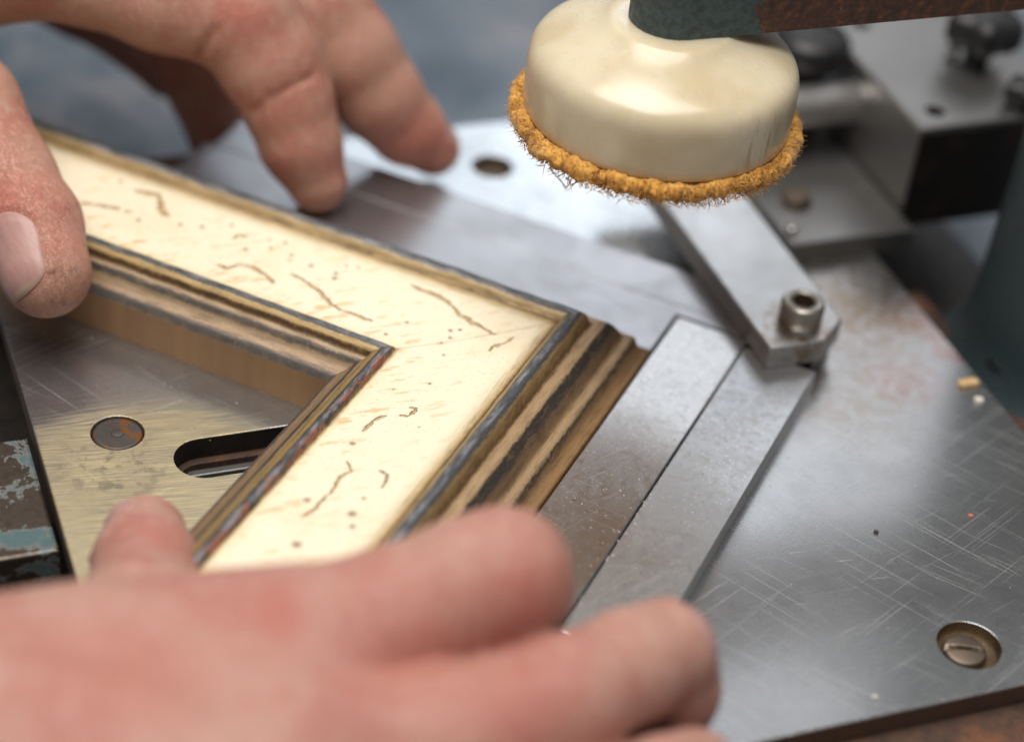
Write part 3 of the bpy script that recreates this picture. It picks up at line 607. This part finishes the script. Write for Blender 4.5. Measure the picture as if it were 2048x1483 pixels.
def sweep(arm, prof, L, nl, dense=None):
    """arm 0 runs along -x, arm 1 along -y; u is measured in from the outer face"""
    k = len(prof); P = np.array(prof); s = np.linspace(0, 1, nl+1)
    if dense: s = np.concatenate([np.linspace(0, dense[0], dense[1], endpoint=False), np.linspace(dense[0], 1, dense[2])])
    Uu = np.repeat(P[None,:,0], len(s), 0); Z = np.repeat(P[None,:,1], len(s), 0); Ls = Uu+(L-Uu)*s[:,None]
    gap = .007
    Ls = Ls+gap
    # hand-finished wobble of the beads
    Z = Z + .010*np.sin(Ls*2.3+Uu*3)*((Uu>1.2)&(Uu<1.7)) + .008*np.sin(Ls*7.1+Uu)*((Uu>.5)&(Uu<1.7)) + .006*np.sin(Ls*5.3)*(Uu>4.46)*(Uu<5.4)
    if arm == 0: X, Y = -Ls, -Uu
    else: X, Y = -Uu, -Ls
    V = np.stack([X,Y,Z], -1).reshape(-1,3); UV = np.stack([Ls+arm*37, Uu], -1).reshape(-1,2)
    n = len(s); i, j = np.meshgrid(np.arange(n-1), np.arange(k-1), indexing='ij'); a = (i*k+j).ravel()
    F = np.stack([a, a+1, a+k+1, a+k], 1)
    if arm == 0: F = F[:, ::-1]
    return V, F, UV
for arm in (0, 1):
    L = 24.0 if arm == 0 else 22.0
    V, F, UV = sweep(arm, IN3, L, 160)
    md_ = link('moulding', V, F, M_wood, frame, False, None, UV)
    for nm, pr, mt in (('outer_edge', PROF, M_gilt), ('inner_bead', IN1, M_gilt), ('sight_edge', IN2, M_gilt)):
        V, F, UV = sweep(arm, pr, L, 160)
        if nm == 'outer_edge':
            q = np.array([[mn.noise(Vector((a*1.3,b*3,0)))+.5*mn.noise(Vector((a*5,b*6,2))) for a,b in UV]]).ravel()
            V[:,2] += .012*q*(UV[:,1] > .5)
        link(nm, V, F, mt, md_, True, {'arm': np.full(len(V), float(arm)), 'worm': np.zeros(len(V)), 'dot': np.zeros(len(V))}, UV)
    V, F, UV = sweep(arm, PANEL, L, 0, (.62, 480, 60))
    wv = worm(V[:,:2]); dt = dots(V[:,:2])
    V[:,2] -= .035*np.minimum(1,wv*1.6) + .022*dt
    link('cream_panel', V, F, M_gilt, md_, True, {'arm': np.full(len(V), float(arm)), 'worm': wv, 'dot': dt}, UV)
    # sawn mitre face closing the moulding
    cap = PROF+[p for p in PANEL[1::6]]+IN1+IN2
    pts = [(-u-.003,-u-.003,z-.004) if True else None for u,z in cap]
    sh = .0035*(1 if arm == 0 else -1)
    V = [(x-sh, y+sh, z) for x,y,z in pts]+[(-5.5-sh,-5.5+sh,0)]
    link('mitre_face', V, [tuple(range(len(V)))], M_wood, md_, False, None, [(v[2]*3, v[0]) for v in V])
# ------------------------------------------------------------------ hands: smooth union of tapered limbs, meshed as one surface
def seg_d(P, a, b, ra, rb):
    a = np.array(a, np.float32); b = np.array(b, np.float32); ab = b-a
    t = np.clip(((P-a)@ab)/float(ab@ab), 0, 1)
    return np.linalg.norm(P-(a+t[...,None]*ab), axis=-1)-(ra+(rb-ra)*t)
def smin(a, b, k):
    h = np.clip(.5+.5*(b-a)/k, 0, 1); return b+(a-b)*h-k*h*(1-h)
def field(H, P):
    d = None
    for chain in H['palm']:
        for (a, ra), (b, rb) in zip(chain[:-1], chain[1:]):
            q = seg_d(P, a, b, ra, rb); d = q if d is None else smin(d, q, .9)
    fs = None
    for chain, k in H['fingers']:
        f = None
        for (a, ra), (b, rb) in zip(chain[:-1], chain[1:]):
            q = seg_d(P, a, b, ra, rb); f = q if f is None else smin(f, q, .28)
        fp = smin(d, f, k); fs = fp if fs is None else smin(fs, fp, .10)
    d = fs
    for pts, wd, dep in H.get('folds', ()):            # skin creases cut into the surface
        for a, b in zip(pts[:-1], pts[1:]):
            q = seg_d(P, a, b, 0, 0); d = d + dep*np.exp(-(q/wd)**2)
    return d
def nets(H, lo, hi, h):
    lo = np.array(lo); n = np.ceil((np.array(hi)-lo)/h).astype(int)+1
    ax = [lo[i]+h*np.arange(n[i]) for i in range(3)]
    Fv = np.empty(n, np.float32)
    for i0 in range(0, n[0], 24):
        Fv[i0:i0+24] = field(H, np.stack(np.meshgrid(ax[0][i0:i0+24], ax[1], ax[2], indexing='ij'), -1).astype(np.float32))
    ins = Fv < 0
    c = [ins[i:n[0]-1+i, j:n[1]-1+j, k:n[2]-1+k] for i in (0,1) for j in (0,1) for k in (0,1)]
    allv = np.logical_and.reduce(c); anyv = np.logical_or.reduce(c); act = anyv & ~allv
    I = np.argwhere(act); idx = -np.ones(act.shape, np.int64); idx[act] = np.arange(len(I))
    acc = np.zeros((len(I),3)); cnt = np.zeros(len(I))
    for axis in range(3):
        o1 = [(axis+1)%3, (axis+2)%3]
        for da in (0,1):
            for db in (0,1):
                a = I.copy(); a[:,o1[0]] += da; a[:,o1[1]] += db; b = a.copy(); b[:,axis] += 1
                fa = Fv[tuple(a.T)]; fb = Fv[tuple(b.T)]; x = (fa<0) != (fb<0)
                t = np.where(x, fa/(fa-fb+1e-12), 0); p = a.astype(float); p[:,axis] += t
                acc[x] += p[x]; cnt[x] += 1
    V = lo+h*acc/cnt[:,None]
    quads = []
    for axis in range(3):
        u, v = (axis+1)%3, (axis+2)%3
        sl0 = [slice(1,-1)]*3; sl0[axis] = slice(0,-1); sl1 = [slice(1,-1)]*3; sl1[axis] = slice(1,None)
        A = ins[tuple(sl0)]; B = ins[tuple(sl1)]
        for sg in (1, -1):
            E = np.argwhere((A & ~B) if sg > 0 else (~A & B)); E = E + 1; E[:,axis] -= 1
            du = np.zeros(3,int); du[u] = 1; dv = np.zeros(3,int); dv[v] = 1
            q = [idx[tuple((E-du-dv).T)], idx[tuple((E-dv).T)], idx[tuple(E.T)], idx[tuple((E-du).T)]]
            q = np.stack(q, 1); quads.append(q if sg > 0 else q[:, ::-1])
    Q = np.concatenate(quads); Q = Q[(Q>=0).all(1)]
    return V, Q
def project(H, p, d, reach=1.5):
    """march from p along d to the skin"""
    p = np.array(p, float); d = np.array(d, float); d /= np.linalg.norm(d); t = 0
    for _ in range(60):
        f = float(field(H, (p+d*t)[None].astype(np.float32))[0])
        if abs(f) < .002 or t > reach: break
        t += f*.8
    return p+d*t
def nail(H, N, parent):
    """curved nail plate laid on the finger, with a free edge"""
    c = np.array(N['c']); ax = np.array(N['dir']); ax = ax/np.linalg.norm(ax); nr = np.array(N['n']); nr = nr-ax*(nr@ax); nr /= np.linalg.norm(nr)
    sd = np.cross(ax, nr); W, L = N['w'], N['l']; nu, nv = 22, 26; V = []; F = []; tip = []
    for i in range(nv+1):
        s = -1+2*i/nv
        for j in range(nu+1):
            t = -1+2*j/nu
            lim = (1-abs(t)**2.3)**(1/2.3) if abs(t) < 1 else 0
            sl = s*(lim*.72+.28*(1-.25*t*t)) if s < 0 else s*(.55+.45*math.sqrt(max(0,1-t*t)))
            q = c+ax*(sl*L/2)+sd*(t*W/2)+nr*1.3
            V.append(q); tip.append(max(0,min(1,(sl-.84)/.10)))
    P = [project(H, q, -nr) for q in V]; P = np.array(P)
    tt = np.array([(-1+2*(k%(nu+1))/nu) for k in range(len(P))]); ss = np.array([-1+2*(k//(nu+1))/nv for k in range(len(P))])
    lift = .030-.022*np.abs(tt)**4-.018*(ss<-.8)
    P = P+nr*lift[:,None]
    low = P-nr*.035
    for i in range(nv):
        for j in range(nu):
            a = i*(nu+1)+j; F.append((a, a+1, a+nu+2, a+nu+1))
    k = len(P); allV = np.concatenate([P, low]); ring = [j for j in range(nu+1)]+[i*(nu+1)+nu for i in range(1,nv+1)]+[nv*(nu+1)+j for j in range(nu-1,-1,-1)]+[i*(nu+1) for i in range(nv-1,0,-1)]
    for a, b in zip(ring, ring[1:]+ring[:1]): F.append((b, a, a+k, b+k))
    o = link('fingernail', allV, F, M_nail, parent, True, {'tip': tip+tip})
    return o
def make_hand(H, root, mat, lo, hi, h):
    V, Q = nets(H, lo, hi, h)
    # two passes of smoothing on the quad net
    for _ in range(2):
        acc = np.zeros_like(V); cnt = np.zeros(len(V))
        for a, b in ((0,1),(1,2),(2,3),(3,0)):
            np.add.at(acc, Q[:,a], V[Q[:,b]]); np.add.at(cnt, Q[:,a], 1); np.add.at(acc, Q[:,b], V[Q[:,a]]); np.add.at(cnt, Q[:,b], 1)
        V = V*.5+.5*acc/np.maximum(cnt,1)[:,None]
    # normals by area for the nail folds
    fn = np.cross(V[Q[:,2]]-V[Q[:,0]], V[Q[:,3]]-V[Q[:,1]]); vn = np.zeros_like(V)
    for a in range(4): np.add.at(vn, Q[:,a], fn)
    vn /= np.linalg.norm(vn, axis=1)[:,None]+1e-12
    for N in H['nails']:
        c = np.array(N['c']); ax = np.array(N['dir']); ax = ax/np.linalg.norm(ax); nr = np.array(N['n']); nr = nr-ax*(nr@ax); nr /= np.linalg.norm(nr); sd = np.cross(ax,nr)
        r = V-c; s = (r@ax)/(N['l']/2); t = (r@sd)/(N['w']/2); f = (r@nr) > 0
        rad = (np.abs(s)**2.6+np.abs(t)**2.6)**(1/2.6)
        bump = .050*np.exp(-((rad-1.17)/.11)**2)*(s < .75)-.055*np.exp(-(rad/.98)**8)
        V = V+vn*(bump*f)[:,None]
    red = np.zeros(len(V)); crease = np.zeros(len(V)); dirt = np.zeros(len(V))
    for p, r in H.get('red', ()): red = np.maximum(red, np.exp(-(np.linalg.norm(V-np.array(p),axis=1)/r)**2))
    for p, r in H.get('dirt', ()): dirt = np.maximum(dirt, np.exp(-(np.linalg.norm(V-np.array(p),axis=1)/r)**2))
    for pts, wd, dep in H.get('folds', ()):
        for a, b in zip(pts[:-1], pts[1:]): crease = np.maximum(crease, np.exp(-(seg_d(V.astype(np.float32), a, b, 0, 0)/(wd*.8))**2)*min(1,dep/.12))
    link('skin', V, Q, mat, root, True, {'red': red, 'crease': crease, 'dirt': dirt})
    for N in H['nails']: nail(H, N, root)
H1 = {
 "palm": [[((-20.21, -4.54, 5.47), 2.6), ((-18.52, -1.75, 6.48), 2.4), ((-16.75, -0.11, 6.86), 1.9)],
    [((-16.75, -0.11, 6.86), 1.9), ((-13.98, 3.38, 6.59), 1.9)],
    [((-18.55, 2.38, 5.8), 1.9), ((-15.98, 5.71, 5.42), 1.7)],
    [((-21.67, -0.67, 5.13), 2.6), ((-20.98, 4.43, 4.48), 2.4)],
    [((-20.06, -4.77, 5.11), 2.3), ((-17.54, -4.64, 4.96), 1.7)],
    [((-18.37, -1.99, 6.11), 1.9), ((-18.15, 1.8, 5.73), 1.7)]],
 "fingers": [([((-17.54, -4.64, 4.96), 1.6), ((-15.84, -4.22, 3.71), 1.28), ((-14.11, -5.09, 2.84), 1.13), ((-12.94, -5.78, 2.44), 1.1), ((-12.0, -6.6, 2.0), 1.0)], 0.8),
    ([((-16.64, -0.93, 5.81), 1.35), ((-15.1, -0.15, 5.57), 1.18), ((-13.53, 0.53, 5.19), 1.27), ((-11.82, 1.39, 4.81), 1.34), ((-11.05, 1.34, 3.89), 1.24), ((-10.47, 1.26, 3.04), 1.1), ((-9.94, 1.07, 2.08), 0.98), ((-9.41, 1.0, 1.24), 0.76)], 0.7),
    ([((-18.37, 1.7, 5.7), 1.35), ((-13.77, 3.06, 5.45), 1.12), ((-10.95, 3.48, 4.5), 1.26), ((-9.99, 3.52, 3.46), 1.18), ((-9.23, 3.72, 2.38), 1.1), ((-8.55, 4.07, 1.5), 0.92), ((-7.93, 4.47, 0.89), 0.7)], 0.7),
    ([((-19.54, 2.44, 4.67), 1.2), ((-16.52, 3.47, 2.91), 0.95), ((-15.38, 3.93, 1.97), 0.98), ((-14.38, 3.9, 0.82), 0.94), ((-13.65, 3.32, -0.06), 0.78)], 0.6),
    ([((-20.56, 2.47, 3.52), 1.1), ((-18.43, 3.98, 1.94), 0.8), ((-16.99, 4.51, 1.11), 0.72), ((-15.89, 4.39, 0.46), 0.6)], 0.5)],
 "folds": [([(-12.31, 0.08, 4.09), (-12.02, -0.13, 4.62), (-11.73, -0.05, 5.14)], 0.1, 0.13),
    ([(-10.83, 0.11, 3.18), (-10.34, 0.18, 3.67), (-9.92, 0.59, 3.99), (-9.7, 1.16, 4.04)], 0.07, 0.1),
    ([(-10.76, 0.11, 3.06), (-10.23, 0.19, 3.54)], 0.06, 0.06),
    ([(-13.58, -5.37, 3.89), (-13.36, -4.77, 3.73), (-13.06, -4.64, 3.57)], 0.1, 0.03),
    ([(-13.54, -5.72, 3.77), (-12.99, -5.49, 3.65)], 0.08, 0.03)],
 "nails": [{'c': (-12.244, -6.476, 1.927), 'dir': (0.619, -0.659, -0.426), 'n': (-0.075, -0.835, 0.545), 'w': 1.46, 'l': 1.85},
    {'c': (-8.152, 4.359, 1.18), 'dir': (0.65, 0.211, -0.73), 'n': (0.424, 0.646, 0.634), 'w': 1.1, 'l': 1.1}],
 "red": [((-13.07, -6.69, 3.17), 1.0), ((-7.77, 3.56, 1.82), 0.9), ((-11.31, 0.35, 5.62), 0.6)],
 "dirt": [((-11.08, -6.84, 2.3), 0.55), ((-11.26, -7.16, 1.62), 0.55), ((-11.62, -5.73, 2.64), 0.6), ((-11.97, -5.49, 3.04), 0.5)],
}
H2 = {
 "palm": [[((-7.12, -21.8, 1.37), 3.4), ((-5.22, -19.35, 2.19), 2.55), ((-3.46, -17.63, 2.35), 2.35), ((-1.98, -16.08, 2.58), 2.05)],
    [((-4.43, -20.44, 1.8), 3.0), ((-0.31, -17.74, 2.42), 2.5)]],
 "fingers": [([((-3.93, -16.64, 1.8), 1.7), ((-4.57, -14.36, 1.59), 1.22), ((-5.65, -12.51, 1.07), 0.98), ((-6.17, -11.72, 0.96), 0.82)], 0.9),
    ([((-1.98, -16.08, 2.58), 2.0), ((-0.91, -14.9, 3.06), 1.62), ((0.12, -13.78, 3.47), 1.32), ((1.05, -12.79, 3.94), 1.22), ((1.51, -12.25, 4.06), 1.18), ((1.5, -11.46, 3.06), 1.02), ((1.34, -10.59, 1.88), 0.85)], 0.9),
    ([((-0.36, -17.66, 2.55), 2.0), ((1.96, -15.44, 2.9), 1.35), ((3.37, -13.46, 3.04), 1.1), ((4.0, -11.99, 2.91), 0.98), ((4.32, -11.23, 2.71), 0.92), ((4.56, -11.07, 1.81), 0.9), ((4.49, -11.26, 0.95), 0.88)], 0.7),
    ([((0.92, -18.24, 2.07), 1.6), ((4.46, -15.34, 2.37), 1.0), ((5.47, -13.75, 2.22), 0.9), ((5.67, -12.74, 1.72), 0.85)], 0.6)],
 "folds": [([(-4.17, -18.67, 5.02), (-2.43, -18.1, 4.98), (-0.75, -18.18, 4.95)], 0.5, 0.05)],
 "nails": [{'c': (-6.104, -11.821, 0.966), 'dir': (-0.455, 0.843, 0.287), 'n': (-0.721, -0.532, 0.444), 'w': 1.15, 'l': 1.25},
    {'c': (4.314, -11.144, 2.736), 'dir': (0.268, 0.078, -0.96), 'n': (0.738, 0.556, 0.383), 'w': 1.15, 'l': 1.35}],
 "red": [((0.87, -14.92, 3.88), 1.6), ((2.29, -12.98, 4.71), 0.9), ((-5.21, -12.7, 2.21), 0.6), ((-2.43, -18.1, 4.98), 1.2), ((2.75, -15.04, 4.15), 1.0), ((-1.01, -15.71, 4.77), 0.8)],
 "dirt": [],
}
h1 = thing('hand', 'hand reaching in from the upper left, thumb pressing the frame inner edge', 'hand', (-16.15, -3.48, 4.1), 'hands holding the frame')
make_hand(H1, h1, M_skin, (-24.57, -7.9, -1.14), (-6.93, 7.71, 9.18), .075)
h2 = thing('hand', 'blurred foreground hand gripping the frame from below, nearest the camera', 'hand', (-2.6, -16.35, 1.87), 'hands holding the frame')
make_hand(H2, h2, M_skin2, (-10.82, -25.5, -2.33), (6.82, -9.44, 5.54), .09)
# ------------------------------------------------------------------ loose bits on the plate
def crumb(name, c, size, rotz, mat, seed, rough=.18):
    bm = bmesh.new(); bmesh.ops.create_icosphere(bm, subdivisions=3, radius=1)
    V = []
    for v in bm.verts:
        n = v.co.normalized(); q = Vector([math.copysign(abs(x)**.45, x) for x in n]); q = q*(1+rough*mn.noise(n*2.3+Vector((seed,0,0))))
        x, y, z = q.x*size[0], q.y*size[1], q.z*size[2]
        V.append((c[0]+x*math.cos(rotz)-y*math.sin(rotz), c[1]+x*math.sin(rotz)+y*math.cos(rotz), c[2]+z+size[2]*.8))
    F = [[v.index for v in f.verts] for f in bm.faces]; bm.free()
    return link(name, V, F, mat, None, True)
tag(crumb('wood_chip', (6.785, 3.522, 0.0), (.26,.11,.08), .75, M_chip, 1), 'tan wood chip lying near the right edge of the steel plate', 'wood chip')
tag(crumb('sawdust_crumb', (7.166, 3.048, 0.0), (.10,.08,.05), .3, M_pale, 2), 'pale crumb just below the tan wood chip', 'crumb')
tag(crumb('glue_fleck', (7.789, -7.464, 0.0), (.055,.03,.02), .3, M_pale, 3), 'white fleck on the plate near the blurred fingertip and bottom edge', 'fleck')
tag(crumb('wood_splinter', (1.832, -9.643, 0.5), (.12,.04,.04), .9, M_chip, 4), 'pale splinter at the lower end of the fence bar between two fingers', 'splinter')
tag(crumb('steel_grain', (6.391, -2.734, 0.0), (.05,.035,.03), 0, M_grit, 5), 'small dark grain alone in the middle of the scratched plate', 'grain')
tag(crumb('red_paint_speck', (8.062, -1.097, 0.0), (.05,.04,.02), .2, M_red, 6), 'tiny red speck right of centre on the scratched plate', 'speck')
def dust(name, spots, mat, parent):
    V = []; F = []
    for (x, y, z), r in spots:
        b = len(V); a0 = rng.uniform(0,6)
        pts = [Vector((math.cos(a0+i*2.1)*r*rng.uniform(.6,1.3), math.sin(a0+i*2.1)*r*rng.uniform(.6,1.3), 0)) for i in range(3)]
        V += [(x+p.x, y+p.y, z) for p in pts]+[(x,y,z+r*.8)]
        F += [(b,b+1,b+3),(b+1,b+2,b+3),(b+2,b,b+3)]
    o = link(name, V, F, mat, parent); o['kind'] = 'stuff'; return o
sp = []
for k in range(260):
    x = rng.uniform(.08,3.5); y = rng.uniform(-9,1.2)
    if rng.uniform() < .45: y = rng.normal(-6.3,1.2); x = rng.uniform(.1,1.8)
    sp.append(((x,min(y,1.2),.503), abs(rng.normal(.010,.006))+.004))
for k in range(26): sp.append(((1.86+rng.normal(0,.03), rng.uniform(-9,-3.5), .505), rng.uniform(.012,.03)))
dust('sawdust', sp, M_pale, fb1)
sp = []
for k in range(160):
    p, q = rng.uniform(-13.5,7), rng.uniform(-10,11); x, y, _ = pq(p,q)
    if x < .2 and y > -14 and not (x < -5.6 and y < -5.6): continue
    if x < 3.7 and x > -.2: continue
    sp.append(((x,y,.001), abs(rng.normal(.012,.008))+.004))
dust('sawdust', sp, M_pale, base)
for o in SC.objects:
    if '_o' in o: del o['_o']
